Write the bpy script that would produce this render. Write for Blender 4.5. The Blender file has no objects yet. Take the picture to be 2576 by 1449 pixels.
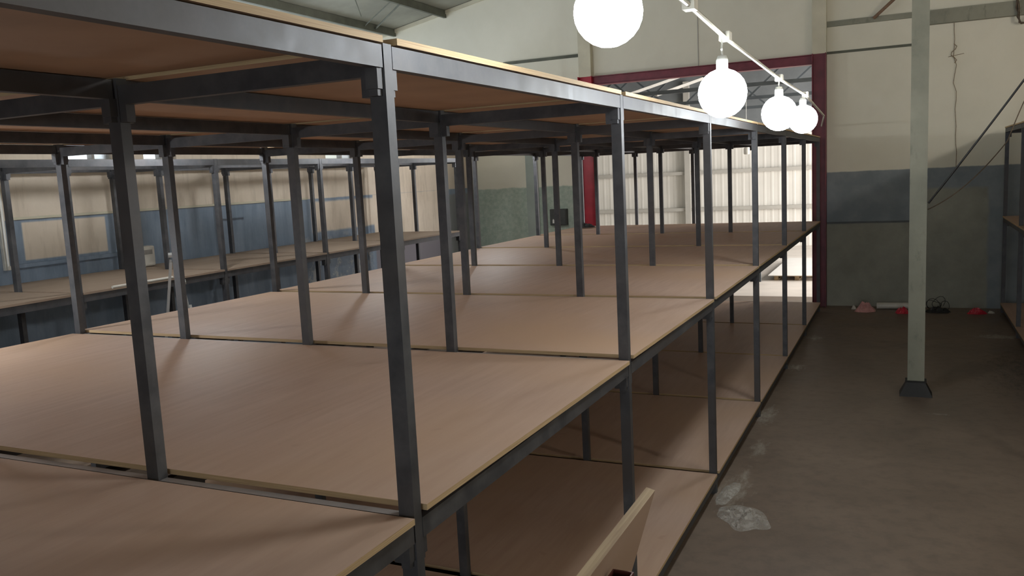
import bpy, bmesh, math, random
from mathutils import Vector, Matrix, noise
random.seed(7)
scene = bpy.context.scene
COL = scene.collection

# ------------------------------------------------------------------ camera
YAW, PITCH, ROLL = math.radians(25.17831), math.radians(-7.49851), math.radians(-2.81406)
cd = bpy.data.cameras.new('camera'); cam = bpy.data.objects.new('camera', cd); COL.objects.link(cam)
cd.sensor_width = 36.0; cd.lens = 29.7975; cd.clip_start = 0.05; cd.clip_end = 200
_c, _s = math.cos, math.sin
fw = Vector((-_s(YAW)*_c(PITCH), _c(YAW)*_c(PITCH), _s(PITCH)))
rt = Vector((_c(YAW), _s(YAW), 0)); up = rt.cross(fw)
r2 = _c(ROLL)*rt + _s(ROLL)*up; u2 = -_s(ROLL)*rt + _c(ROLL)*up
M = Matrix((( r2.x, u2.x, -fw.x), (r2.y, u2.y, -fw.y), (r2.z, u2.z, -fw.z))).to_4x4()
M.translation = Vector((1.5616, -2.3972, 2.9202))
cam.matrix_world = M
scene.camera = cam

# ------------------------------------------------------------------ world, exposure, daylight
w = bpy.data.worlds.new('sky'); scene.world = w; w.use_nodes = True
bg = w.node_tree.nodes['Background']; bg.inputs[0].default_value = (0.80, 0.90, 1.0, 1); bg.inputs[1].default_value = 1.0
vs = scene.view_settings
vs.view_transform = 'Standard'; vs.look = 'None'; vs.exposure = 1.4; vs.gamma = 1.0; vs.use_curve_mapping = False

def area_light(name, loc, direction, sx, sy, power, col):
    l = bpy.data.lights.new(name, 'AREA'); l.shape = 'RECTANGLE'; l.size = sx; l.size_y = sy; l.energy = power; l.color = col
    o = bpy.data.objects.new(name, l); COL.objects.link(o); o.location = loc
    o.rotation_euler = Vector(direction).to_track_quat('-Z', 'Y').to_euler()
    return o
# daylight through the big side door of the neighbouring hall
area_light('daylight_side_door', (5.8, 21.5, 2.6), (-1, 0, -0.25), 8.0, 4.6, 700, (1.0, 0.95, 0.90))
# added fill panel behind the viewpoint, imitating daylight from an invented door
area_light('rear_fill_light', (2.2, -11.8, 2.6), (0, 1, 0.05), 6.0, 4.4, 35, (1.0, 0.95, 0.88))
LAMP_STRENGTH = 21.0

# ------------------------------------------------------------------ helpers
def lin(r, g, b):
    def f(v):
        v /= 255.0
        return v/12.92 if v <= 0.04045 else ((v+0.055)/1.055)**2.4
    return (f(r), f(g), f(b), 1.0)

class NT:
    def __init__(s, name):
        s.m = bpy.data.materials.new(name); s.m.use_nodes = True; s.t = s.m.node_tree
        s.b = s.t.nodes['Principled BSDF']; s._pos = None
    def n(s, k, **kw):
        x = s.t.nodes.new(k)
        for a, v in kw.items(): setattr(x, a, v)
        return x
    def link(s, a, b): s.t.links.new(a, b)
    def put(s, sock, v):
        if isinstance(v, bpy.types.NodeSocket): s.link(v, sock)
        else: sock.default_value = v
    def pos(s):
        if s._pos is None:
            g = s.n('ShaderNodeNewGeometry'); x = s.n('ShaderNodeSeparateXYZ'); s.link(g.outputs['Position'], x.inputs[0])
            s._pos = (g.outputs['Position'], x.outputs[0], x.outputs[1], x.outputs[2])
        return s._pos
    def math(s, op, a, b=0.0, clamp=False):
        x = s.n('ShaderNodeMath', operation=op, use_clamp=clamp); s.put(x.inputs[0], a); s.put(x.inputs[1], b); return x.outputs[0]
    def noise(s, scale, detail=4, rough=0.55, stretch=None, vec=None):
        x = s.n('ShaderNodeTexNoise'); x.inputs['Scale'].default_value = scale; x.inputs['Detail'].default_value = detail
        x.inputs['Roughness'].default_value = rough
        v = vec or s.pos()[0]
        if stretch:
            mp = s.n('ShaderNodeMapping'); mp.inputs['Scale'].default_value = stretch; s.link(v, mp.inputs[0]); v = mp.outputs[0]
        s.link(v, x.inputs['Vector']); return x.outputs['Fac']
    def ramp(s, fac, a, b):
        x = s.n('ShaderNodeMapRange'); x.inputs['From Min'].default_value = a; x.inputs['From Max'].default_value = b
        s.put(x.inputs['Value'], fac); return x.outputs[0]
    def mix(s, fac, a, b, mode='MIX'):
        x = s.n('ShaderNodeMix', data_type='RGBA', blend_type=mode); s.put(x.inputs[0], fac); s.put(x.inputs[6], a); s.put(x.inputs[7], b)
        return x.outputs[2]
    def rect(s, u, v, u0, u1, v0, v1, soft=0.02, wob=0.0, wscale=3.0):
        if wob:
            nz = s.math('MULTIPLY', s.math('SUBTRACT', s.noise(wscale, 5, 0.6), 0.5), wob*2)
            u = s.math('ADD', u, nz); v = s.math('ADD', v, nz)
        def edge(c, lo, sgn):
            d = s.math('SUBTRACT', c, lo) if sgn > 0 else s.math('SUBTRACT', lo, c)
            return s.math('DIVIDE', d, soft, True)
        r = s.math('MULTIPLY', edge(u, u0, 1), edge(u, u1, -1))
        return s.math('MULTIPLY', r, s.math('MULTIPLY', edge(v, v0, 1), edge(v, v1, -1)))
    def bump(s, h, strength=0.2, dist=0.01):
        x = s.n('ShaderNodeBump'); x.inputs['Strength'].default_value = strength; x.inputs['Distance'].default_value = dist
        s.link(h, x.inputs['Height']); s.link(x.outputs[0], s.b.inputs['Normal'])
    def out(s, col, rough=0.6, metal=0.0, spec=None):
        s.put(s.b.inputs['Base Color'], col); s.put(s.b.inputs['Roughness'], rough); s.b.inputs['Metallic'].default_value = metal
        if spec is not None: s.b.inputs['Specular IOR Level'].default_value = spec
        return s.m

def simple(name, rgb, rough=0.6, metal=0.0, var=0.12, scale=6.0, bump=0.0, spec=None):
    k = NT(name); c = lin(*rgb)
    d = tuple(x*(1-var*2) for x in c[:3]) + (1,); l = tuple(min(1, x*(1+var)) for x in c[:3]) + (1,)
    nz = k.noise(scale, 5)
    if bump: k.bump(nz, bump, 0.01)
    return k.out(k.mix(k.ramp(nz, 0.3, 0.7), d, l), rough, metal, spec)

def emission(name, rgb, strength):
    m = bpy.data.materials.new(name); m.use_nodes = True; t = m.node_tree; t.nodes.clear()
    e = t.nodes.new('ShaderNodeEmission'); e.inputs[0].default_value = rgb + (1,); e.inputs[1].default_value = strength
    o = t.nodes.new('ShaderNodeOutputMaterial'); t.links.new(e.outputs[0], o.inputs[0]); return m

MT = {}
# bare mill-scale steel
k = NT('steel'); n1 = k.noise(9, 5, 0.6); n2 = k.noise(1.3, 3)
c = k.mix(k.ramp(n1, 0.35, 0.7), (0.058, 0.06, 0.068, 1), (0.108, 0.107, 0.112, 1))
c = k.mix(k.ramp(n2, 0.5, 0.75), c, (0.078, 0.069, 0.066, 1))
k.bump(k.noise(60, 3), 0.08, 0.002); MT['steel'] = k.out(c, k.ramp(n1, -1.0, 1.7), 0.4)
# brown veneer plywood top
k = NT('veneer'); g = k.noise(2.2, 6, 0.6, (7, 0.7, 1)); big = k.noise(0.55, 3, 0.5)
c = k.mix(k.ramp(g, 0.3, 0.7), (0.455, 0.318, 0.243, 1), (0.54, 0.392, 0.305, 1))
c = k.mix(k.ramp(big, 0.4, 0.7), c, (0.51, 0.345, 0.232, 1))
sp = k.ramp(k.noise(5.5, 2), 0.70, 0.78)
c = k.mix(k.math('MULTIPLY', sp, 0.25), c, (0.30, 0.18, 0.11, 1))
k.bump(g, 0.05, 0.002); MT['veneer'] = k.out(c, 0.55, 0, 0.35)
k = NT('old_veneer'); g = k.noise(2.2, 6, 0.6, (7, 0.7, 1)); k.bump(g, 0.05, 0.002)
MT['veneer_under'] = simple('board_underside', (178, 144, 116), 0.65, 0, 0.06, 3)
MT['old_veneer'] = k.out(k.mix(k.ramp(g, 0.3, 0.7), (0.27, 0.20, 0.15, 1), (0.34, 0.255, 0.19, 1)), 0.6, 0, 0.3)
k = NT('ply_edge'); _, x, y, z = k.pos(); g = k.noise(3, 4, 0.6, (1, 1, 160))
c = k.mix(k.ramp(g, 0.35, 0.65), (0.40, 0.265, 0.14, 1), (0.60, 0.44, 0.25, 1)); MT['edge'] = k.out(c, 0.7)
# concrete floor with dust and a painted-in shadow
k = NT('floor_concrete'); _, x, y, z = k.pos()
n1 = k.noise(0.9, 6, 0.6); n2 = k.noise(7, 6, 0.65)
c = k.mix(k.ramp(n1, 0.3, 0.7), lin(112, 98, 86), lin(138, 122, 108)); c = k.mix(k.math('MULTIPLY', k.ramp(n2, 0.45, 0.75), 0.35), c, lin(70, 62, 56))
wn = k.noise(9.0, 8, 0.75, (1.6, .6, 1))
def blob(px, py, rx, ry):
    dx = k.math('DIVIDE', k.math('SUBTRACT', x, px), rx); dy = k.math('DIVIDE', k.math('SUBTRACT', y, py), ry)
    d = k.math('SQRT', k.math('ADD', k.math('MULTIPLY', dx, dx), k.math('MULTIPLY', dy, dy)))
    d = k.math('ADD', d, k.math('MULTIPLY', k.math('SUBTRACT', wn, 0.44), 4.5))
    return k.ramp(d, 1.25, -0.1)
for (px, py, rx, ry, am) in [(.10, 7.55, .12, .38, .6), (.20, 6.35, .09, .3, .45), (.14, 10.1, .13, .2, .75), (.20, 12.3, .14, .22, .5), (.16, 5.05, .16, .38, .55), (.19, 5.5, .05, .3, .4), (2.9, 12.9, .35, .2, .7), (1.9, 8.1, .12, .04, .5)]:
    c = k.mix(k.math('MULTIPLY', blob(px, py, rx, ry), am*1.25, True), c, lin(190, 184, 172))
c = k.mix(k.math('MULTIPLY', blob(3.2, 10.4, .7, 1.7), .75), c, lin(40, 38, 38))  # black shadow by the side rack, put into the floor colour
k.bump(n2, 0.15, 0.01); MT['floor'] = k.out(c, k.ramp(n1, -0.5, 1.6), 0, 0.3)
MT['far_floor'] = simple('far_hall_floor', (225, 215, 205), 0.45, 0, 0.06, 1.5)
# far wall
k = NT('far_wall_paint'); _, x, y, z = k.pos()
n1 = k.noise(0.8, 6, 0.6); n2 = k.noise(14, 5, 0.6)
c = k.mix(k.ramp(n1, 0.25, 0.75), lin(216, 212, 194), lin(230, 226, 210))
c = k.mix(k.math('MULTIPLY', k.ramp(n1, 0.55, 0.75), .35), c, lin(192, 186, 166))
gg = k.mix(k.ramp(n2, 0.35, 0.65), lin(160, 174, 160), lin(182, 192, 178))
c = k.mix(k.rect(x, z, -20, -4.7, -1, 2.66, 0.03, 0.05), c, gg)
sl = k.mix(k.ramp(k.noise(3, 5), 0.35, 0.65), lin(128, 136, 141), lin(144, 151, 155))
c = k.mix(k.rect(x, z, -0.3, 20, -1, 2.70, 0.02, 0.02), c, sl)
gr = k.mix(k.ramp(k.noise(2.2, 6, 0.65), 0.3, 0.7), lin(142, 142, 132), lin(162, 162, 150))
c = k.mix(k.rect(x, z, -0.3, 1.62, -1, 1.69, 0.02, 0.02), c, gr)
c = k.mix(k.rect(x, z, 1.62, 2.96, -1, 2.33, 0.05, 0.05), c, gr)
c = k.mix(k.math('MULTIPLY', k.rect(x, z, 0.9, 1.1, 3.9, 4.15, 0.08, 0.1), 0.5), c, lin(225, 222, 208))
k.bump(n2, 0.12, 0.01); MT['wall_far'] = k.out(c, 0.8, 0, 0.2)
# left wall
k = NT('left_wall_paint'); _, x, y, z = k.pos()
n1 = k.noise(1.1, 6, 0.65); n3 = k.noise(2.0, 6, 0.7, (1, 3.2, 0.45))
cream = k.mix(k.ramp(n1, 0.3, 0.7), lin(200, 186, 168), lin(218, 205, 188))
cream = k.mix(k.math('MULTIPLY', k.ramp(n3, 0.5, 0.8), 0.55), cream, lin(140, 126, 108))
blue = k.mix(k.ramp(n1, 0.3, 0.7), lin(120, 134, 150), lin(144, 156, 170))
blue = k.mix(k.math('MULTIPLY', k.ramp(n3, 0.45, 0.75), 0.6), blue, lin(96, 108, 122))
c = k.mix(k.rect(y, z, -40, 40, -1, 2.705, 0.015, 0.012), cream, blue)
c = k.mix(k.rect(y, z, 4.27, 5.45, 2.2, 2.67, 0.02), c, cream)
c = k.mix(k.rect(y, z, 9.67, 11.7, 2.09, 2.66, 0.04, 0.03), c, cream)
c = k.mix(k.rect(y, z, 11.6, 14.2, 1.70, 2.72, 0.04, 0.03), c, cream)
c = k.mix(k.rect(y, z, 14.2, 30, -1, 2.60, 0.04, 0.02), c, lin(130, 132, 132))
c = k.mix(k.rect(y, z, 11.6, 14.2, -1, 1.70, 0.04, 0.03), c, lin(120, 116, 122))
pt = k.ramp(k.noise(4.5, 6, 0.7), 0.52, 0.60)
c = k.mix(k.math('MULTIPLY', k.math('MULTIPLY', k.rect(y, z, 9.3, 11.6, 1.0, 2.1, 0.2), pt), 0.6), c, lin(196, 194, 186))
st = k.rect(y, z, 7.52, 8.02, 2.44, 2.50, 0.03, 0.02, 8)
c = k.mix(k.math('MULTIPLY', st, 0.8), c, lin(50, 50, 52))
k.bump(k.noise(10, 6, 0.6), 0.2, 0.01); MT['wall_left'] = k.out(c, 0.85, 0, 0.2)
MT['wall_plain'] = simple('hall_wall_paint', (196, 190, 168), 0.85, 0, 0.08, 1.0)
MT['roof'] = simple('roof_sheet', (150, 150, 138), 0.8, 0, 0.12, 1.2)
MT['purlin'] = simple('purlin_paint', (96, 98, 86), 0.7, 0, 0.15, 3)
MT['red_bright'] = simple('red_paint_bright', (176, 36, 54), 0.4, 0, 0.12, 4)
MT['red'] = simple('red_paint_dull', (118, 48, 60), 0.45, 0, 0.15, 4)  # duller copy of the same red, glare wash put into the colour
MT['cream'] = simple('cream_paint', (202, 196, 174), 0.7, 0, 0.07, 2)
MT['pale_green'] = simple('pale_green_paint', (160, 170, 162), 0.7, 0, 0.08, 2)
MT['tar'] = simple('black_tar', (28, 26, 24), 0.6, 0, 0.25, 14, 0.3)
k = NT('column_paint'); n1 = k.noise(1.4, 6, 0.65); n2 = k.noise(9, 6, 0.7, (1, 1, .35))
c = k.mix(k.ramp(n1, 0.3, 0.7), lin(122, 122, 108), lin(146, 145, 129)); c = k.mix(k.math('MULTIPLY', k.ramp(n2, 0.56, 0.72), 0.6), c, lin(92, 92, 82))
MT['column'] = k.out(c, 0.6)
MT['white_sheet'] = simple('white_sheet_metal', (218, 214, 206), 0.5, 0, 0.04, 1.0)
MT['grey_paint'] = simple('grey_girt_paint', (178, 174, 166), 0.6, 0, 0.06, 2)
MT['truss'] = simple('dark_truss_paint', (70, 76, 80), 0.6, 0, 0.12, 3)
MT['dark_roof'] = simple('far_hall_roof', (116, 120, 122), 0.8, 0, 0.1, 1.5)
MT['pallet'] = simple('pallet_wood', (170, 145, 110), 0.8, 0, 0.18, 8)
MT['white_board'] = simple('white_panel', (236, 232, 226), 0.5, 0, 0.02, 2)
MT['galv'] = simple('pale_conduit', (214, 210, 196), 0.5, 0, 0.06, 10)
MT['cord'] = simple('white_cord', (220, 220, 214), 0.5, 0, 0.05, 20)
MT['black'] = simple('black_rubber', (30, 30, 30), 0.55, 0, 0.2, 20)
MT['brown_wire'] = simple('old_brown_wire', (92, 78, 62), 0.7, 0, 0.2, 20)
MT['tan_wire'] = simple('tan_wire', (140, 122, 98), 0.7, 0, 0.2, 20)
MT['brace'] = simple('brown_brace_paint', (126, 100, 80), 0.6, 0, 0.1, 10)
MT['pale_steel'] = simple('pale_beam_top', (168, 164, 162), 0.5, 0.3, 0.15, 6)  # paler steel tone for the cross-beam top faces
MT['rust'] = simple('rusty_tube', (104, 52, 46), 0.5, 0.3, 0.2, 25)
MT['redplastic'] = simple('red_plastic', (196, 36, 58), 0.4, 0, 0.15, 12)
MT['pinkplastic'] = simple('pink_white_plastic', (204, 150, 146), 0.4, 0, 0.15, 9)
MT['whiteplastic'] = simple('white_plastic', (206, 202, 192), 0.4, 0, 0.06, 9)
MT['alu'] = simple('ladder_aluminium', (176, 176, 174), 0.4, 0.5, 0.08, 8)
MT['box_grey'] = simple('electric_box_grey', (72, 74, 72), 0.5, 0.1, 0.1, 8)
MT['sticker'] = simple('white_sticker', (230, 230, 226), 0.5, 0, 0.02, 8)
MT['frame'] = simple('window_frame_paint', (150, 146, 140), 0.6, 0, 0.1, 8)
MT['bulb_off'] = simple('unlit_bulb_glass', (226, 224, 218), 0.25, 0, 0.03, 8)
k = NT('dusty_glass'); k.b.inputs['Transmission Weight'].default_value = 0.7; MT['glass'] = k.out((0.85, 0.87, 0.88, 1), 0.45)
k = NT('clear_film'); k.link(k.ramp(k.noise(11, 5, 0.7), 0.15, 1.0), k.b.inputs['Alpha']); k.bump(k.noise(26, 5), 0.9, 0.03); MT['film'] = k.out((0.72, 0.69, 0.63, 1), 0.25)
MT['lamp'] = emission('lit_bulb', (0.93, 0.98, 1.0), LAMP_STRENGTH)
MT['lamp_fill_left'] = emission('fill_bulb_walkway', (0.95, 0.98, 1.0), LAMP_STRENGTH*2.2)  # for the fill bulbs added over the walkway
MT['lamp_bright'] = emission('lit_bulb_bright', (1.0, 0.92, 0.82), LAMP_STRENGTH*3.6)

class MB:
    """collects shapes, becomes one mesh object"""
    def __init__(s): s.v = []; s.f = []; s.mi = []
    def add(s, vs_, fs_, mi=0):
        o = len(s.v); s.v += [tuple(q) for q in vs_]
        for f in fs_: s.f.append(tuple(i+o for i in f)); s.mi.append(mi)
        return s
    def box(s, x0, x1, y0, y1, z0, z1, mi=0, top=None, bot=None):
        v = [(x0,y0,z0),(x1,y0,z0),(x1,y1,z0),(x0,y1,z0),(x0,y0,z1),(x1,y0,z1),(x1,y1,z1),(x0,y1,z1)]
        s.add(v, [(0,3,2,1)], mi if bot is None else bot); o = len(s.v)-8
        s.f.append((o+4,o+5,o+6,o+7)); s.mi.append(mi if top is None else top)
        for f in [(0,1,5,4),(1,2,6,5),(2,3,7,6),(3,0,4,7)]: s.f.append(tuple(i+o for i in f)); s.mi.append(mi)
        return s
    def bar(s, a, b, wx, wy=None, mi=0, upv=(0,0,1)):
        a = Vector(a); b = Vector(b); wy = wy or wx; d = (b-a).normalized(); u = Vector(upv)
        if abs(d.dot(u)) > .98: u = Vector((1,0,0))
        p = d.cross(u).normalized(); q = p.cross(d).normalized()
        v = []
        for e in (a, b):
            for sx, sy in ((-1,-1),(1,-1),(1,1),(-1,1)): v.append(e + p*sx*wx/2 + q*sy*wy/2)
        return s.add(v, [(0,3,2,1),(4,5,6,7),(0,1,5,4),(1,2,6,5),(2,3,7,6),(3,0,4,7)], mi)
    def tube(s, pts, r, n=8, mi=0, caps=True):
        pts = [Vector(p) for p in pts]; rings = []; u = None
        for i, p in enumerate(pts):
            d = (pts[min(i+1, len(pts)-1)] - pts[max(i-1, 0)]).normalized()
            if u is None: u = d.orthogonal().normalized()
            u = (u - d*u.dot(d)); u = u.normalized() if u.length > 1e-6 else d.orthogonal().normalized()
            v = d.cross(u); rr = r[i] if isinstance(r, (list, tuple)) else r
            rings.append([p + (u*math.cos(t) + v*math.sin(t))*rr for t in [2*math.pi*j/n for j in range(n)]])
        vv = [q for R in rings for q in R]; ff = []
        for i in range(len(rings)-1):
            for j in range(n): ff.append((i*n+j, i*n+(j+1)%n, (i+1)*n+(j+1)%n, (i+1)*n+j))
        if caps: ff += [tuple(reversed(range(n))), tuple((len(rings)-1)*n+j for j in range(n))]
        return s.add(vv, ff, mi)
    def lathe(s, prof, n=20, c=(0,0,0), mi=0):
        vv = []; ff = []
        for (r, z) in prof:
            for j in range(n):
                t = 2*math.pi*j/n; vv.append((c[0]+r*math.cos(t), c[1]+r*math.sin(t), c[2]+z))
        for i in range(len(prof)-1):
            for j in range(n): ff.append((i*n+j, i*n+(j+1)%n, (i+1)*n+(j+1)%n, (i+1)*n+j))
        return s.add(vv, ff, mi)
    def mesh(s, name, mats, smooth=False):
        me = bpy.data.meshes.new(name); me.from_pydata(s.v, [], s.f)
        for m in (mats if isinstance(mats, (list, tuple)) else [mats]): me.materials.append(MT[m] if isinstance(m, str) else m)
        me.polygons.foreach_set('material_index', s.mi)
        if smooth: me.polygons.foreach_set('use_smooth', [True]*len(s.f))
        me.update(); return me
    def build(s, name, mats, parent=None, loc=(0,0,0), smooth=False):
        return inst(name, s.mesh(name, mats, smooth), parent, loc)

def inst(name, me, parent=None, loc=(0,0,0), rot=None):
    o = bpy.data.objects.new(name, me); COL.objects.link(o); o.location = loc
    if rot: o.rotation_euler = rot
    if parent: o.parent = parent
    return o
def thing(name, label, cat, loc=(0,0,0), group=None):
    o = bpy.data.objects.new(name, None); COL.objects.link(o); o.location = loc; o.empty_display_size = .1
    return tag(o, label, cat, group)
def tag(o, label, cat, group=None):
    o['label'] = label; o['category'] = cat
    if group: o['group'] = group
    return o
def struct(o, label, cat):
    o['kind'] = 'structure'; o['label'] = label; o['category'] = cat; return o
def bevel(o, w=0.003, seg=1):
    m = o.modifiers.new('bevel', 'BEVEL'); m.width = w; m.segments = seg; m.limit_method = 'ANGLE'; return o

FW = 15.75     # inner face of the far wall
LW = -7.95     # inner face of the left wall

# ------------------------------------------------------------------ setting
struct(MB().box(-12.5, 9, -12.5, 16.9, -0.2, 0).build('floor', 'floor'), 'brown grey worn concrete floor with white dust by the racks', 'floor')
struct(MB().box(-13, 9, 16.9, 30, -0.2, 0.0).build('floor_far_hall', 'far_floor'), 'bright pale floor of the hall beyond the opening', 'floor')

def wall_cells(us, vs_, holes):
    out = []
    us = sorted(set(us + [h[0] for h in holes] + [h[1] for h in holes])); vs_ = sorted(set(vs_ + [h[2] for h in holes] + [h[3] for h in holes]))
    for i in range(len(us)-1):
        for j in range(len(vs_)-1):
            cu, cv = (us[i]+us[i+1])/2, (vs_[j]+vs_[j+1])/2
            if not any(h[0] < cu < h[1] and h[2] < cv < h[3] for h in holes): out.append((us[i], us[i+1], vs_[j], vs_[j+1]))
    return out
OPX0, OPX1, OPZ = -4.85, -0.03, 4.95
mb = MB()
for a, b, c_, d in wall_cells([-12.5, 9], [0, 9.2], [(OPX0, OPX1, 0, OPZ)]): mb.box(a, b, FW, FW+.2, c_, d)
wf = struct(mb.build('wall_far', 'wall_far'), 'far wall, cream above a painted slate and green dado, with wide opening', 'wall')
WINS = [(5.0, 5.68, 3.37, 4.02), (6.17, 6.75, 3.37, 4.02), (10.22, 11.12, 3.37, 4.02)]
mb = MB()
for a, b, c_, d in wall_cells([-12.5, FW], [0, 4.4], WINS): mb.box(LW-.2, LW, a, b, c_, d)
wl = struct(mb.build('wall_left', 'wall_left'), 'stained left wall, cream over blue dado, behind the wall rack', 'wall')
MB().box(LW, LW+.05, 4.15, 5.6, 2.13, 2.175).build('sill_ledge', 'wall_left', wl)
MB().box(LW, LW+.03, -12, 9.6, 2.695, 2.725).build('dado_ledge', 'wall_plain', wl)
struct(MB().box(8.2, 8.4, -12.5, FW, 0, 8).build('wall_right', 'wall_plain'), 'plain cream right wall of the hall', 'wall')
mb = MB()
for a, b, c_, d in wall_cells([-12.5, 9], [0, 9.2], [(-1.0, 5.4, 0, 4.8)]): mb.box(a, b, -12.5, -12.3, c_, d)
struct(mb.build('wall_rear', 'wall_plain'), 'rear wall with wide door opening behind the viewpoint', 'wall')

for i, (y0, y1, z0, z1) in enumerate(WINS):
    e = bpy.data.objects.new('window_%d' % (i+1), None); COL.objects.link(e); e.location = (LW, y0, z0)
    struct(e, ['bright small window high in left wall, above the cream bricked panel', 'narrower bright window high in left wall, above the white box', 'bright wide window high in left wall, near the far end of the wall rack'][i], 'window')
    W_, H_ = y1-y0, z1-z0; m = .6*W_
    MB().box(-.14, -.05, 0, W_, 0, .035).box(-.14, -.05, 0, W_, H_-.035, H_).box(-.14, -.05, 0, .035, .035, H_-.035).box(-.14, -.05, W_-.035, W_, .035, H_-.035).box(-.14, -.05, m-.02, m+.02, .035, H_-.035).build('window_frame', 'frame', e)
    MB().box(-.10, -.094, m+.02, W_-.035, .035, H_-.035).build('pane', 'glass', e)

# roof: two slopes with purlins
def rz(x): return 7.0 + .19*(x+7.6) if x <= 1 else 7.0+.19*8.6 - .19*(x-1)
rf = MB()
for x0, x1 in ((-12.5, 1.0), (1.0, 9.0)):
    z0, z1 = rz(x0), rz(x1)
    v = [(x0,-12.5,z0),(x1,-12.5,z1),(x1,FW+.2,z1),(x0,FW+.2,z0)]
    rf.add(v + [(a, b, c_+.12) for a, b, c_ in v], [(0,1,2,3),(4,7,6,5),(0,4,5,1),(1,5,6,2),(2,6,7,3),(3,7,4,0)])
ceil = struct(rf.build('ceiling', 'roof'), 'sloping grey roof sheets over purlins', 'ceiling')
x = -11.2
while x < 8.5:
    zz = rz(x); MB().box(x-.035, x+.035, -12.3, FW-.01, zz-.17, zz-.005).build('purlin', 'purlin', ceil); x += 1.42
for yy in (-6.5, 0.6, 7.7):
    MB().bar((-12.4, yy, rz(-12.4)-.28), (1, yy, rz(1)-.28), .14, .22).build('rafter', 'purlin', ceil)
    MB().bar((1, yy, rz(1)-.28), (8.2, yy, rz(8.2)-.28), .14, .22).build('rafter', 'purlin', ceil)
for a, b, r_ in (((-8.36, 13.75, rz(-8.36)-.16), (-9.78, 14.9, rz(-9.78)-.10), .022), ((-8.36, 13.4, rz(-8.36)-.16), (-9.78, 14.45, rz(-9.78)-.10), .014), ((-8.36, 12.0, rz(-8.36)-.16), (-9.4, 13.8, rz(-9.4)-.08), .012)):
    MB().tube([a, b], r_, 6).build('brace_rod', 'purlin', ceil)
# pale flashing where the roof meets the far wall
MB().bar((-12.4, FW-.03, rz(-12.4)-.05), (1, FW-.03, rz(1)-.05), .05, .08).build('flashing', 'cream', ceil)

# things on the far wall
def hbeam(name, mat, label, cat, x0, x1, y0, y1, z0, z1, group=None):
    t = .016; m = MB(); m.box(x0, x0+t, y0, y1, z0, z1); m.box(x1-t, x1, y0, y1, z0, z1); m.box(x0+t, x1-t, (y0+y1)/2-t/2, (y0+y1)/2+t/2, z0, z1)
    return tag(bevel(m.build(name, mat), .002), label, cat, group)
hbeam('steel_column', 'red_bright', 'red painted steel column at green wall side of the far opening', 'column', -5.02, -4.70, FW-.26, FW-.02, 0, 5.0)
hbeam('steel_column', 'red', 'red painted steel column beside slate dado, at rack end of opening', 'column', -.16, .10, FW-.26, FW-.02, 0, 5.0)
m = MB(); m.box(-4.70, -.16, FW-.22, FW-.02, 4.80, 4.815); m.box(-4.70, -.16, FW-.22, FW-.02, 4.975, 4.99); m.box(-4.70, -.16, FW-.13, FW-.11, 4.815, 4.975)
tag(m.build('steel_lintel', 'red'), 'dull red steel beam across top of the far opening', 'beam')
struct(MB().box(-5.02, -4.74, FW-.16, FW, 5.0, 8.2).build('trim_1', 'cream'), 'cream pilaster above the red column at the green wall side', 'pilaster')
struct(MB().box(-.16, .10, FW-.16, FW, 5.0, 8.4).build('trim_2', 'cream'), 'cream pilaster above the red column beside the slate dado', 'pilaster')
struct(MB().box(-6.42, -6.16, FW-.12, FW, 0, 5.2).build('trim_3', 'pale_green'), 'pale grey green pilaster on the green dado wall', 'pilaster')
MB().box(-2.43, -2.415, FW-.012, FW, 4.99, 8.2).build('panel_seam', 'grey_paint', wf)
MB().box(-6.9, -5.03, FW-.05, FW, 5.46, 5.52).build('wall_rail', 'purlin', wf)
MB().box(.10, 1.6, FW-.06, FW, 5.50, 5.60).build('wall_rail', 'column', wf)
MB().box(.10, 1.6, FW-.035, FW, 4.985, 5.03).build('wall_rail', 'purlin', wf)
MB().box(1.75, 8.2, FW-.14, FW, 5.33, 5.58).build('wall_rail', 'column', wf)
MB().box(.10, 1.6, FW-.02, FW, 1.665, 1.70).build('dado_groove', 'box_grey', wf)
tag(MB().tube([(.94, FW-.10, 5.56), (1.9, FW-.34, 6.35)], .03, 8).build('brace_bar', 'brace'), 'brown diagonal brace bar on the cream far wall', 'brace')
# electric box
t = thing('electric_box', 'dark grey electric box on the green dado wall', 'box', (-5.66, FW-.095, 1.76))
bevel(MB().box(-.2, .2, -.04, .09, 0, .37).build('body', 'box_grey', t), .006)
bevel(MB().box(-.18, .18, -.055, -.04, .02, .35).build('door', 'box_grey', t), .004)
MB().add([(-.13,-.0565,.05),(-.09,-.0565,.05),(-.09,-.0565,.12),(-.11,-.0565,.15),(-.13,-.0565,.12)], [(0,1,2,3,4)]).build('sticker', 'sticker', t)
# hanging wire on far wall
pts = [(2.31, FW-.02, 5.33)] + [(2.31+.03*math.sin(i*1.9)*(1 if 2 < i < 9 else .25)+.005*i, FW-.03, 5.2-.16*i) for i in range(17)]
t = thing('hanging_wire', 'thin twisted wire hanging down the cream far wall', 'wire', (2.31, FW-.02, 5.33))
MB().tube(pts, .0055, 6).build('wire', 'tan_wire').parent = t; t.children[0].location = -t.location
m = MB().tube([(2.31+.05*math.sin(j*1.3), FW-.04, 4.95-.05*j) for j in range(8)], .007, 6).tube([(2.22, FW-.03, 4.72), (2.34, FW-.03, 4.74), (2.48, FW-.03, 4.76)], .005, 6)
o = m.build('twist', 'tan_wire', t); o.location = -t.location

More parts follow.
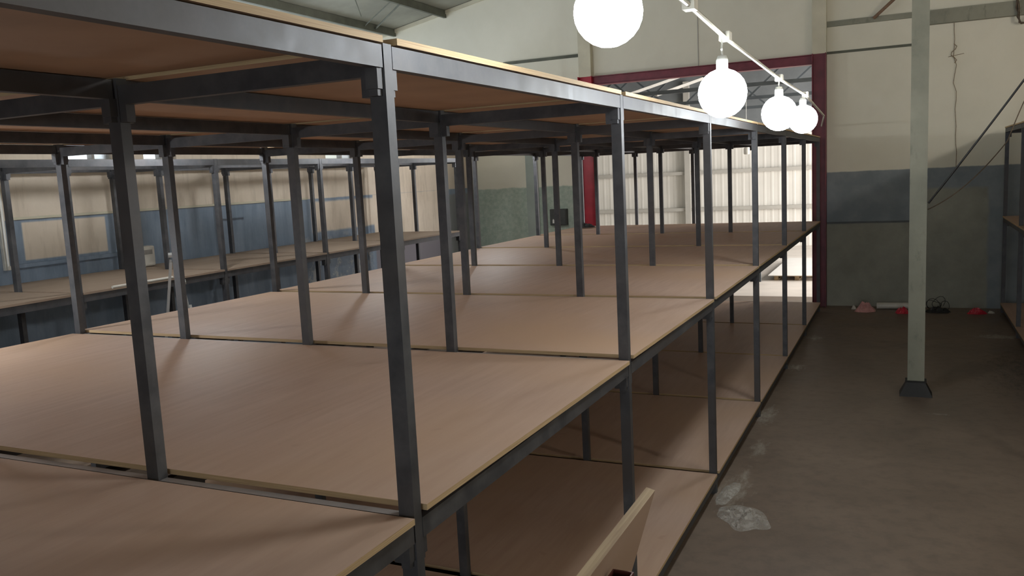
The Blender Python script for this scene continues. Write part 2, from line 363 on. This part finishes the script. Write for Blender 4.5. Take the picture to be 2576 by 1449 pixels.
# ------------------------------------------------------------------ neighbouring hall
m = MB(); n_ = 84; xs = []; x = -13.0
while x < 8.5:
    xs += [(x, 29.0), (x+.14, 29.0), (x+.17, 28.993), (x+.22, 28.993)]; x += .25
v = []; f = []
for (a, b) in xs: v += [(a, b, 0), (a, b, 6.25)]
for i in range(len(xs)-1): f.append((2*i, 2*i+2, 2*i+3, 2*i+1))
wfh = struct(m.add(v, f).build('wall_far_hall', 'white_sheet'), 'white ribbed metal wall of the hall beyond the opening', 'wall')
MB().box(-13, 8.5, 28.90, 28.97, 3.95, 6.2).build('upper_dim_band', 'dark_roof', wfh)  # added grey sheet standing in for the dim, glare-washed upper hall
for z_ in (1.39, 2.72): MB().box(-13, 8.5, 28.78, 28.96, z_-.06, z_+.06).build('girt', 'grey_paint', wfh)
for x_ in (-5.75, 2.0): MB().box(x_-.1, x_+.1, 28.7, 28.95, 0, 6).build('wall_post', 'grey_paint', wfh)
struct(MB().box(-13.2, -13, FW+.2, 29, 0, 6).build('wall_far_hall_left', 'white_sheet'), 'white side wall of the hall beyond the opening', 'wall')
struct(MB().box(-13.2, 9, FW+.2, 29.2, 6.2, 6.4).build('ceiling_far_hall', 'dark_roof'), 'dim roof of the hall beyond the opening', 'ceiling')
for y_ in (18.2, 22.2, 26.2):
    t = thing('roof_truss', {18.2: 'grey steel roof truss just beyond the red lintel', 22.2: 'middle grey steel roof truss of the hall beyond the opening', 26.2: 'grey steel roof truss by the white ribbed wall'}[y_], 'truss', (-4, y_, 4.75))
    MB().bar((-9, 0, 0), (12, 0, 0), .09, .09).build('bottom_chord', 'truss', t)
    MB().bar((-9, 0, 1.3), (12, 0, 1.3), .09, .09).build('top_chord', 'truss', t)
    for i in range(14):
        x0 = -9+i*1.5
        MB().bar((x0, 0, 0 if i % 2 else 1.3), (x0+1.5, 0, 1.3 if i % 2 else 0), .05, .05).build('web_bar', 'truss', t)
for a, b in (((-4.0, 18.2, 4.70), (-1.4, 22.2, 6.0)), ((-5.0, 18.2, 4.70), (-2.4, 22.2, 6.0))):
    tag(MB().bar(a, b, .07, .07).build('tie_bar', 'grey_paint'), ['pale tie bar slanting under the roof beyond the lintel, right one', 'pale tie bar slanting under the roof beyond the lintel, left one'][0 if a[0] > -4.5 else 1], 'brace')
# pallets with white panels
def pallet(loc, w_, d_, label):
    t = thing('pallet', label, 'pallet', loc)
    for i in range(3):
        for j in range(3):
            bevel(MB().box(-w_/2+i*(w_-.1)/2, -w_/2+i*(w_-.1)/2+.1, -d_/2+j*(d_-.14)/2, -d_/2+j*(d_-.14)/2+.14, .02, .10).build('block', 'pallet', t), .004)
    for i in range(3): MB().box(-w_/2+i*(w_-.1)/2, -w_/2+i*(w_-.1)/2+.1, -d_/2, d_/2, 0, .02).build('runner', 'pallet', t)
    for j in range(7): MB().box(-w_/2, w_/2, -d_/2+j*(d_-.1)/6, -d_/2+j*(d_-.1)/6+.1, .10, .122).build('deck_board', 'pallet', t)
pallet((-.92, 20.2, 0), 1.1, 1.2, 'wooden pallet under a stack of white panels')
tag(bevel(MB().box(-.68, .68, -.7, 3.4, 0, .018).build('laminate_sheet', 'white_board', None, (-.92, 20.2, .123)), .003), 'large white sheet lying on a wooden pallet', 'sheet')
t = thing('panel_trestle', 'low dark framed table beyond the pallet, pale top', 'table', (-2.35, 21.6, 0))
MB().box(-.62, .62, -2.4, 2.4, .42, .44).build('top', 'white_board', t); MB().box(-.66, .66, -2.44, 2.44, .36, .42).build('top_frame', 'truss', t)
for sx in (-1, 1):
    for sy in (-1, 1): MB().box(sx*.58-.03, sx*.58+.03, sy*2.3-.03, sy*2.3+.03, 0, .36).build('leg', 'truss', t)
# unlit bulb
t = thing('unlit_bulb', 'small unlit white bulb hanging in the hall beyond', 'lamp', (-1.87, 18.2, 3.16))
MB().tube([(0, 0, .28), (0, 0, 1.56)], .006, 6).build('cord', 'cord', t); MB().lathe([(0, .3), (.03, .3), (.035, .2), (.03, .18)], 12).build('socket', 'cord', t)
MB().lathe([(.03, .18), (.07, .14), (.07, .02), (.05, 0), (0, 0)], 12).build('bulb', 'bulb_off', t, smooth=True)

# ------------------------------------------------------------------ racks
PX, PY = .062, .048       # post section
CACHE = {}
def post_mesh(h):
    key = ('post', h)
    if key not in CACHE:
        a, b, t_ = PX/2, PY/2, .004; m = MB()
        o = [(-a,-b),(a,-b),(a,b),(-a,b)]; i_ = [(-a+t_,-b+t_),(a-t_,-b+t_),(a-t_,b-t_),(-a+t_,b-t_)]
        v = [(x,y,0) for x,y in o] + [(x,y,h) for x,y in o] + [(x,y,h) for x,y in i_] + [(x,y,h-.4) for x,y in i_]
        f = [(3,2,1,0)]
        for j in range(4):
            q = (j+1) % 4; f += [(j,q,4+q,4+j), (4+j,4+q,8+q,8+j), (8+j,8+q,12+q,12+j)]
        f.append((12,13,14,15)); m.add(v, f); CACHE[key] = m.mesh('post', 'steel')
    return CACHE[key]
def bracket_mesh(dirs):
    # sockets welded to the post under each beam, origin at beam-bottom height of the long beams
    key = ('br', dirs)
    if key not in CACHE:
        m = MB()
        for d in dirs:
            if d in '+-':      # along y
                s = 1 if d == '+' else -1; y0, y1 = sorted((s*PY/2, s*(PY/2+.034)))
                m.box(-.022, .024, y0, y1, -.066, 0); y0, y1 = sorted((s*PY/2, s*(PY/2+.028))); m.box(-.016, .018, y0, y1, -.088, -.066)
            else:              # along x
                s = 1 if d == 'R' else -1; x0, x1 = sorted((s*PX/2, s*(PX/2+.034)))
                m.box(x0, x1, -.020, .020, -.088, -.022)
        CACHE[key] = m.mesh('bracket', 'steel')
    return CACHE[key]
def beam_mesh(kind, L):
    key = (kind, round(L, 3))
    if key not in CACHE:
        m = MB()
        if kind == 'long': m.box(-.02, .02, -L/2, L/2, -.072, 0)
        else: m.box(-L/2, L/2, -.02, .02, -.072, 0, 0, 1)
        CACHE[key] = m.mesh('long_beam' if kind == 'long' else 'cross_beam', ['steel', 'pale_steel'])
    return CACHE[key]
def board_mesh(x0, x1, L, mats=('veneer', 'edge')):
    key = ('board', round(x0,3), round(x1,3), round(L,3), mats)
    if key not in CACHE:
        m = MB(); m.box(x0, x1, -L/2, L/2, 0, .022, 1, 0, 2); CACHE[key] = m.mesh('shelf_board', list(mats) + ['veneer_under'])
    return CACHE[key]

def rack(name, label, rows, ys, levels, H, gap=.03, tilt=(), bare=(), cross={}, mats=('veneer', 'edge')):
    """rows: x of post rows (first = aisle side), ys: y of post lines, levels: z of the board undersides"""
    root = thing(name, label, 'rack', (rows[0], ys[0], 0)); ox, oy = rows[0], ys[0]
    nr, ny = len(rows), len(ys); sgn = 1 if rows[1] > rows[0] else -1     # sgn: direction from aisle row to back rows
    for i, X in enumerate(rows):
        for j, Y in enumerate(ys):
            p = inst('post', post_mesh(H), root, (X-ox, Y-oy, 0))
            for z in levels:
                d = ''
                if j > 0: d += '-'
                if j < ny-1: d += '+'
                xl = [rows[k] for k in (i-1, i+1) if 0 <= k < nr]
                if any(q > X for q in xl): d += 'R'
                if any(q < X for q in xl): d += 'L'
                inst('bracket', bracket_mesh(d), p, (0, 0, z-.074))
    for z in levels:
        for i, X in enumerate(rows):
            for j in range(ny-1):
                L = ys[j+1]-ys[j]-PY-.012
                sh = .012*(-sgn) if i == 0 else (.012*sgn if i == nr-1 else 0)
                inst('long_beam', beam_mesh('long', L), root, (X+sh-ox, (ys[j]+ys[j+1])/2-.004-oy, z-.002))
        for j, Y in enumerate(ys):
            for i in range(nr-1):
                a, b = sorted((rows[i], rows[i+1])); L = b-a-PX
                inst('cross_beam', beam_mesh('cross', L), root, ((a+b)/2-ox, Y-oy, z+cross.get(z, -.024)))
        if z in bare: continue
        jz = [random.uniform(0, .003) for _ in ys]
        for i in range(nr-1):
            for j in range(ny-1):
                a, b = sorted((rows[i], rows[i+1])); a += .0003; b -= .0003
                if i == 0:
                    if sgn > 0: a = rows[0]-.044
                    else: b = rows[0]+.044
                if i == nr-2:
                    if sgn > 0: b = rows[-1]+.04
                    else: a = rows[-1]-.04
                cx_ = (a+b)/2; L = ys[j+1]-ys[j]-2*gap
                bo = inst('shelf_board', board_mesh(a-cx_, b-cx_, L, mats), root, (cx_-ox, (ys[j]+ys[j+1])/2-oy, z+jz[j]+((.009 if j < 3 else .003) if z in tilt else 0)), (-(.0185 if j < 3 else .006)/L, 0, 0) if z in tilt else None)
    return root

W_ = 1.2075
rack('storage_rack', 'long dark steel rack with three levels of bare plywood boards', [-W_*r for r in range(5)], [2.5*j for j in range(-1, 7)], [.1635, 1.753, 3.360], 3.364, gap=.042, tilt=(1.753,), cross={1.753: .014})
rack('wall_rack', 'dark steel plywood rack standing along the stained blue left wall', [-6.0, -6.92, -7.74], [1.41+2.02*j-2.02 for j in range(0, 7)], [.20, 1.945, 3.30], 3.30, bare=(3.30,), mats=('old_veneer', 'old_veneer'))
rack('side_rack', 'dark steel plywood rack to the right of the grey column', [3.17, 4.3, 5.45], [15.3-2.43*j for j in range(4, -1, -1)], [.1635, 1.753, 3.345], 3.35)

# ------------------------------------------------------------------ lamps on the overhead conduit
CND = [(.6, -5.3, 3.85), (.6, -1.6, 3.79), (.6, .56, 3.735), (.6, 1.82, 3.692), (.6, 2.70, 3.652), (.6, 4.97, 3.605), (.6, 6.96, 3.60), (.4, 11.5, 3.60), (.02, FW-.28, 3.60)]
t = thing('lamp_conduit', 'pale overhead conduit strung above the aisle edge of the rack', 'conduit', (.6, 2.70, 3.652))
for a, b in zip(CND[:-1], CND[1:]):
    o = MB().tube([a, b], .013, 8).build('conduit_pipe', 'galv', t); o.location = -t.location
for q in CND[1:-2]:
    o = MB().box(q[0]-.03, q[0]+.03, q[1]-.04, q[1]+.04, q[2]-.02, q[2]+.03).build('junction_clip', 'galv', t); o.location = -t.location
def lamp(loc, top, label, r=.15, group='lit globe bulbs on the overhead conduit', mat='lamp'):
    t = thing('globe_lamp', label, 'lamp', loc, group)
    dz = top - loc[2] - .022
    MB().tube([(0, .012*math.sin(q*2.2), r+.05+(dz-r-.05)*q/4) for q in range(5)], .006, 6).build('cord', 'cord', t)
    MB().lathe([(0, r+.07), (.025, r+.07), (.034, r+.045), (.034, r-.01), (.05, r-.03)], 14).build('socket', 'cord', t, smooth=True)
    pr = [(r*math.sin(math.pi*i/12)*(1 if i > 1 else .98), r*math.cos(math.pi*i/12)) for i in range(13)]  # globe widened so its shape takes in the glare around the bulb
    MB().lathe(pr, 18).build('bulb', mat, t, smooth=True)
lamp((.6, .555, 3.476), 3.735, 'lit globe bulb hanging highest, in front of the cream far wall', .122)
lamp((.6, 2.594, 3.33), 3.655, 'lit globe bulb before the dull red lintel, on a longer cord', .138)
lamp((.6, 4.955, 3.325), 3.605, 'lit globe bulb overlapping its neighbour, farther from the red column', .142)
lamp((.6, 6.71, 3.346), 3.60, 'lit globe bulb overlapping its neighbour, beside the red column', .142)
HG = 'lit bulbs elsewhere in the hall'
lamp((5.3, 10.2, 4.36), 5.2, 'lit globe bulb above the rack beside the grey column', .13, HG, 'lamp_bright')
lamp((4.7, 2.4, 4.2), 5.2, 'added unseen fill bulb above the aisle to the right of the viewpoint', .125, HG, 'lamp_bright')  # added out of view to brighten the floor and bottom boards
lamp((-5.42, .7, 2.35), 4.6, 'added unseen fill bulb hung low over the walkway entrance', .12, HG, 'lamp_fill_left')  # added low and out of view to light the wall below the shelf
lamp((5.4, 6.4, 4.4), 5.2, 'added unseen fill bulb above the near half of the rack beside the column', .13, HG, 'lamp_bright')  # added beyond the frame to make up for a dark floor
for y_, l_ in ((1.0, 'beside the open end of the wall rack'), (4.6, 'above the stepladder'), (8.2, 'halfway along the wall rack'), (11.8, 'at the far end of the wall rack')): lamp((-5.42, y_, 3.60), 4.6, 'added hidden fill bulb over the walkway, ' + l_, .12, HG, 'lamp_fill_left')  # added behind the rack top to raise the light on the left
tag(MB().tube([(-5.42, -1, 4.61), (-5.42, FW-.02, 4.61)], .013, 8).build('walkway_conduit', 'galv'), 'pale conduit above the walkway between long rack and wall rack', 'conduit')
# ------------------------------------------------------------------ grey column and cables
t = thing('grey_column', 'grey green painted steel column standing in the aisle on black base', 'column', (1.68, 8.95, 0))
cm = MB(); h = rz(1.68)-.2
cm.box(-.094, .094, -.06, -.05, .12, h).box(-.094, .094, .05, .06, .12, h).box(-.094, -.086, -.05, .05, .12, h).box(.086, .094, -.05, .05, .12, h)
cm.build('shaft', 'column', t)
bm_ = MB(); a, b = .185, .085
bm_.add([(-a,-.14,0),(a,-.14,0),(a,.14,0),(-a,.14,0),(-.105,-.075,.17),(.105,-.075,.17),(.105,.075,.17),(-.105,.075,.17)], [(0,3,2,1),(4,5,6,7),(0,1,5,4),(1,2,6,5),(2,3,7,6),(3,0,4,7)])
bm_.build('base', 'tar', t); MB().box(-.12, .12, -.085, .085, .17, .185).build('collar_plate', 'tar', t)
MB().box(-.098, .098, -.064, .064, 2.66, 2.675).build('weld_band', 'column', t)
def cable(name, pts, r, mat, label):
    return tag(MB().tube(pts, r, 6).build(name, mat), label, 'cable')
def sag(a, b, s, n=14):
    a, b = Vector(a), Vector(b)
    return [tuple(a.lerp(b, i/n) - Vector((0, 0, s*4*(i/n)*(1-i/n)))) for i in range(n+1)]
cable('stay_cable', sag((1.79, 8.92, 2.36), (3.6, 8.2, 5.1), .05), .012, 'black', 'straight dark cable tied to the grey column, running up')
cable('loose_cable', sag((1.785, 9.0, 2.28), (2.62, 9.2, 3.05), .10) + sag((2.62, 9.2, 3.05), (2.9, 9.4, 3.75), -.03)[1:] + [(2.82, 9.4, 3.80), (3.1, 9.4, 4.3)], .007, 'brown_wire', 'thin loose wire curving up beside the straight dark cable')
cl = []
for i in range(90):
    a = i*.42; cl.append((3.42+.13*math.cos(a)+.03*math.sin(i*1.7), FW-.22+.05*math.sin(i*.9), 5.42+.24*math.sin(a)+.04*math.cos(i*2.1)))
cable('cable_coil', cl, .014, 'brown_wire', 'tangled coil of old wires hung high on the far wall')

# ------------------------------------------------------------------ board and tube in the aisle
TX = .30; b = MB(); L0, L1 = -1.32, -.717; hx = .009
def bp(z, s): return 1.074 - TX*(2.248-z) + s*hx*1.044
b.add([(bp(.003,-1),L0,.003),(bp(.003,1),L0,.003),(bp(.003,1),L1,.003),(bp(.003,-1),L1,.003),(bp(2.248,-1),L0,2.251),(bp(2.248,1),L0,2.246),(bp(2.248,1),L1,2.246),(bp(2.248,-1),L1,2.251)],
      [(0,3,2,1),(4,5,6,7),(0,1,5,4),(2,3,7,6)], 0).add([], []); 
o8 = 0; b.f += [(1,2,6,5),(3,0,4,7)]; b.mi += [1, 1]
ob = b.build('plywood_sheet', ['edge', 'veneer']); tag(ob, 'plywood sheet standing on edge, leaning on the square tube in the aisle', 'board')
a, q = .02, .0172; m = MB(); H = 2.19
v = [(-a,-a,0),(a,-a,0),(a,a,0),(-a,a,0),(-a,-a,H),(a,-a,H),(a,a,H),(-a,a,H),(-q,-q,H),(q,-q,H),(q,q,H),(-q,q,H),(-q,-q,H-.3),(q,-q,H-.3),(q,q,H-.3),(-q,q,H-.3)]
f = []
for j in range(4):
    p = (j+1) % 4; f += [(j,p,4+p,4+j),(4+j,4+p,8+p,8+j),(8+j,8+p,12+p,12+j)]
t = thing('square_tube', 'rusty open ended square steel tube upright against the plywood sheet', 'tube', (1.094, -1.0, 0))
m.add(v, f + [(12,13,14,15), (3,2,1,0)]).build('tube', 'rust', t); MB().box(-.08, .08, -.08, .08, 0, .008).build('foot_plate', 'rust', t)

# ------------------------------------------------------------------ crumpled and small things
def crumple(name, mat, loc, sx, sy, sz, seed, label, cat, n=18, rot=0):
    v = []; f = []
    for i in range(n+1):
        for j in range(n+1):
            u, w2 = i/n*2-1, j/n*2-1; r = max(abs(u), abs(w2))
            p = Vector((u*3.1+seed*7.3, w2*3.1-seed*3.7, seed*1.3)); nz = noise.noise(p)*.9 + noise.noise(p*2.3)*.6
            ed = 1 + .22*noise.noise(Vector((math.atan2(w2, u)*1.6, seed, 0)))
            k_ = 1.0 if r < 1e-6 else (r/math.hypot(u, w2))**.8
            z = max(.002, sz*(1-r**2.2)*(.75+.65*nz)) if r < .999 else .002
            v.append((u*k_*sx*ed, w2*k_*sy*ed, z))
    for i in range(n):
        for j in range(n): a_ = i*(n+1)+j; f.append((a_, a_+n+1, a_+n+2, a_+1))
    o = MB().add(v, f).build(name, mat, None, loc); o.rotation_euler[2] = rot
    return tag(o, label, cat)
crumple('plastic_bag', 'film', (.35, 4.5, .001), .19, .27, .055, 3, 'crumpled clear plastic bag on the floor beside the rack', 'bag', 22, .5)
crumple('plastic_scrap', 'film', (.13, 5.0, .001), .07, .30, .03, 5, 'thin plastic scrap on dusty floor by the rack foot', 'scrap', 18, -.1)
crumple('plastic_wrap', 'pinkplastic', (.84, 15.12, .001), .19, .15, .19, 1, 'pink and white crumpled plastic wrap by the far wall', 'wrap', 16, .2)
t = thing('white_roll', 'white rolled sheet lying along the foot of the far wall', 'roll', (1.34, 15.45, .063))
MB().tube([(-.30, 0, 0), (.30, 0, .01)], .062, 16, caps=False).build('roll', 'whiteplastic', t, smooth=True)
MB().tube([(-.299, 0, 0), (-.24, 0, 0)], .055, 14).build('core', 'black', t)
crumple('red_bag', 'redplastic', (1.50, 14.98, .001), .12, .09, .13, 7, 'crumpled red plastic bag in front of the white roll', 'bag', 14)
crumple('white_scrap', 'whiteplastic', (.63, 15.35, .001), .05, .05, .08, 9, 'small white scrap beside the pink plastic wrap', 'scrap', 8)
crumple('red_cloth', 'redplastic', (2.74, 15.1, .001), .17, .09, .11, 11, 'crumpled red plastic on floor by the rack beside the column', 'cloth', 14, .15)
crumple('white_paper', 'whiteplastic', (2.98, 15.2, .001), .06, .06, .05, 13, 'white paper scrap at the foot of the rack beside the column', 'paper', 10, .1)
crumple('black_sack', 'black', (2.10, 15.2, .001), .22, .14, .12, 15, 'crumpled black sack by the far wall, next to red plastic', 'sack', 14)
cl = []
for i in range(70):
    a = i*.38; q = .10+.07*math.sin(i*.17)+.03*math.sin(i*.7); cl.append((2.10+.10*math.sin(i*.09)+q*math.cos(a), 15.4+.08*math.sin(i*.31), .012+q*.8+q*.8*math.sin(a)))
cable('cable_pile', cl, .005, 'black', 'loops of black cable on the black sack by the far wall')
crumple('dark_cloth', 'black', (-4.5, 14.25, 1.792), .22, .11, .09, 17, 'dark crumpled cloth lying on middle shelf at the rack end', 'cloth', 14)

# things on and by the left wall
t = thing('white_box', 'white plastic box standing on the wall rack shelf', 'box', (-7.80, 6.06, 1.97))
t.location = (-7.60, 5.72, 1.972)
bevel(MB().box(-.06, .06, -.11, .11, 0, .27).build('body', 'whiteplastic', t), .02, 2); MB().box(.06, .066, -.07, .06, .16, .22).build('label_patch', 'frame', t)
t = thing('wall_conduit', 'thin white conduit running down the blue wall above the white box', 'conduit', (LW+.012, 5.98, 2.25))
MB().tube([(0, 0, 0), (0, 0, .46)], .012, 8).build('pipe', 'whiteplastic', t)
t = thing('tube_light', 'unlit white tube light fixed upright on the stained left wall', 'lamp', (LW, 4.02, 2.12))
MB().box(0, .04, -.03, .03, 0, 1.05).build('housing', 'whiteplastic', t); MB().tube([(.055, 0, .04), (.055, 0, 1.0)], .014, 10).build('tube', 'bulb_off', t)
for z_ in (.02, 1.0): MB().box(.04, .07, -.018, .018, z_-.015, z_+.03).build('holder', 'whiteplastic', t)
# stepladder in the walkway between the racks
t = thing('stepladder', 'aluminium stepladder between the long rack and the wall rack', 'ladder', (-5.45, 4.2, 0)); t.rotation_euler[2] = math.radians(137)
HL = 2.26
for sx in (-1, 1):
    MB().bar((sx*.24, -.30, 0), (sx*.16, 0, HL), .03, .07).build('front_rail', 'alu', t)
    MB().bar((sx*.26, .38, 0), (sx*.17, .05, HL-.05), .025, .05).build('rear_rail', 'alu', t)
for i in range(7):
    q = (i+1)/8; z_ = HL*q; wd = .24-.08*q; y_ = -.30*(1-q)
    MB().box(-wd+.015, wd-.015, y_-.04, y_+.05, z_-.012, z_+.012).build('step', 'alu', t)
MB().box(-.19, .19, -.04, .07, HL, HL+.025).build('top_cap', 'alu', t)
MB().bar((-.21, .21, 1.13), (.21, .21, 1.13), .025, .025).build('rear_brace', 'alu', t)
tag(MB().tube([(-5.90, 3.75, 1.983), (-5.90, 4.55, 1.983)], .016, 10).build('metal_rod', 'whiteplastic'), 'pale metal rod lying along front edge of wall rack shelf', 'rod')
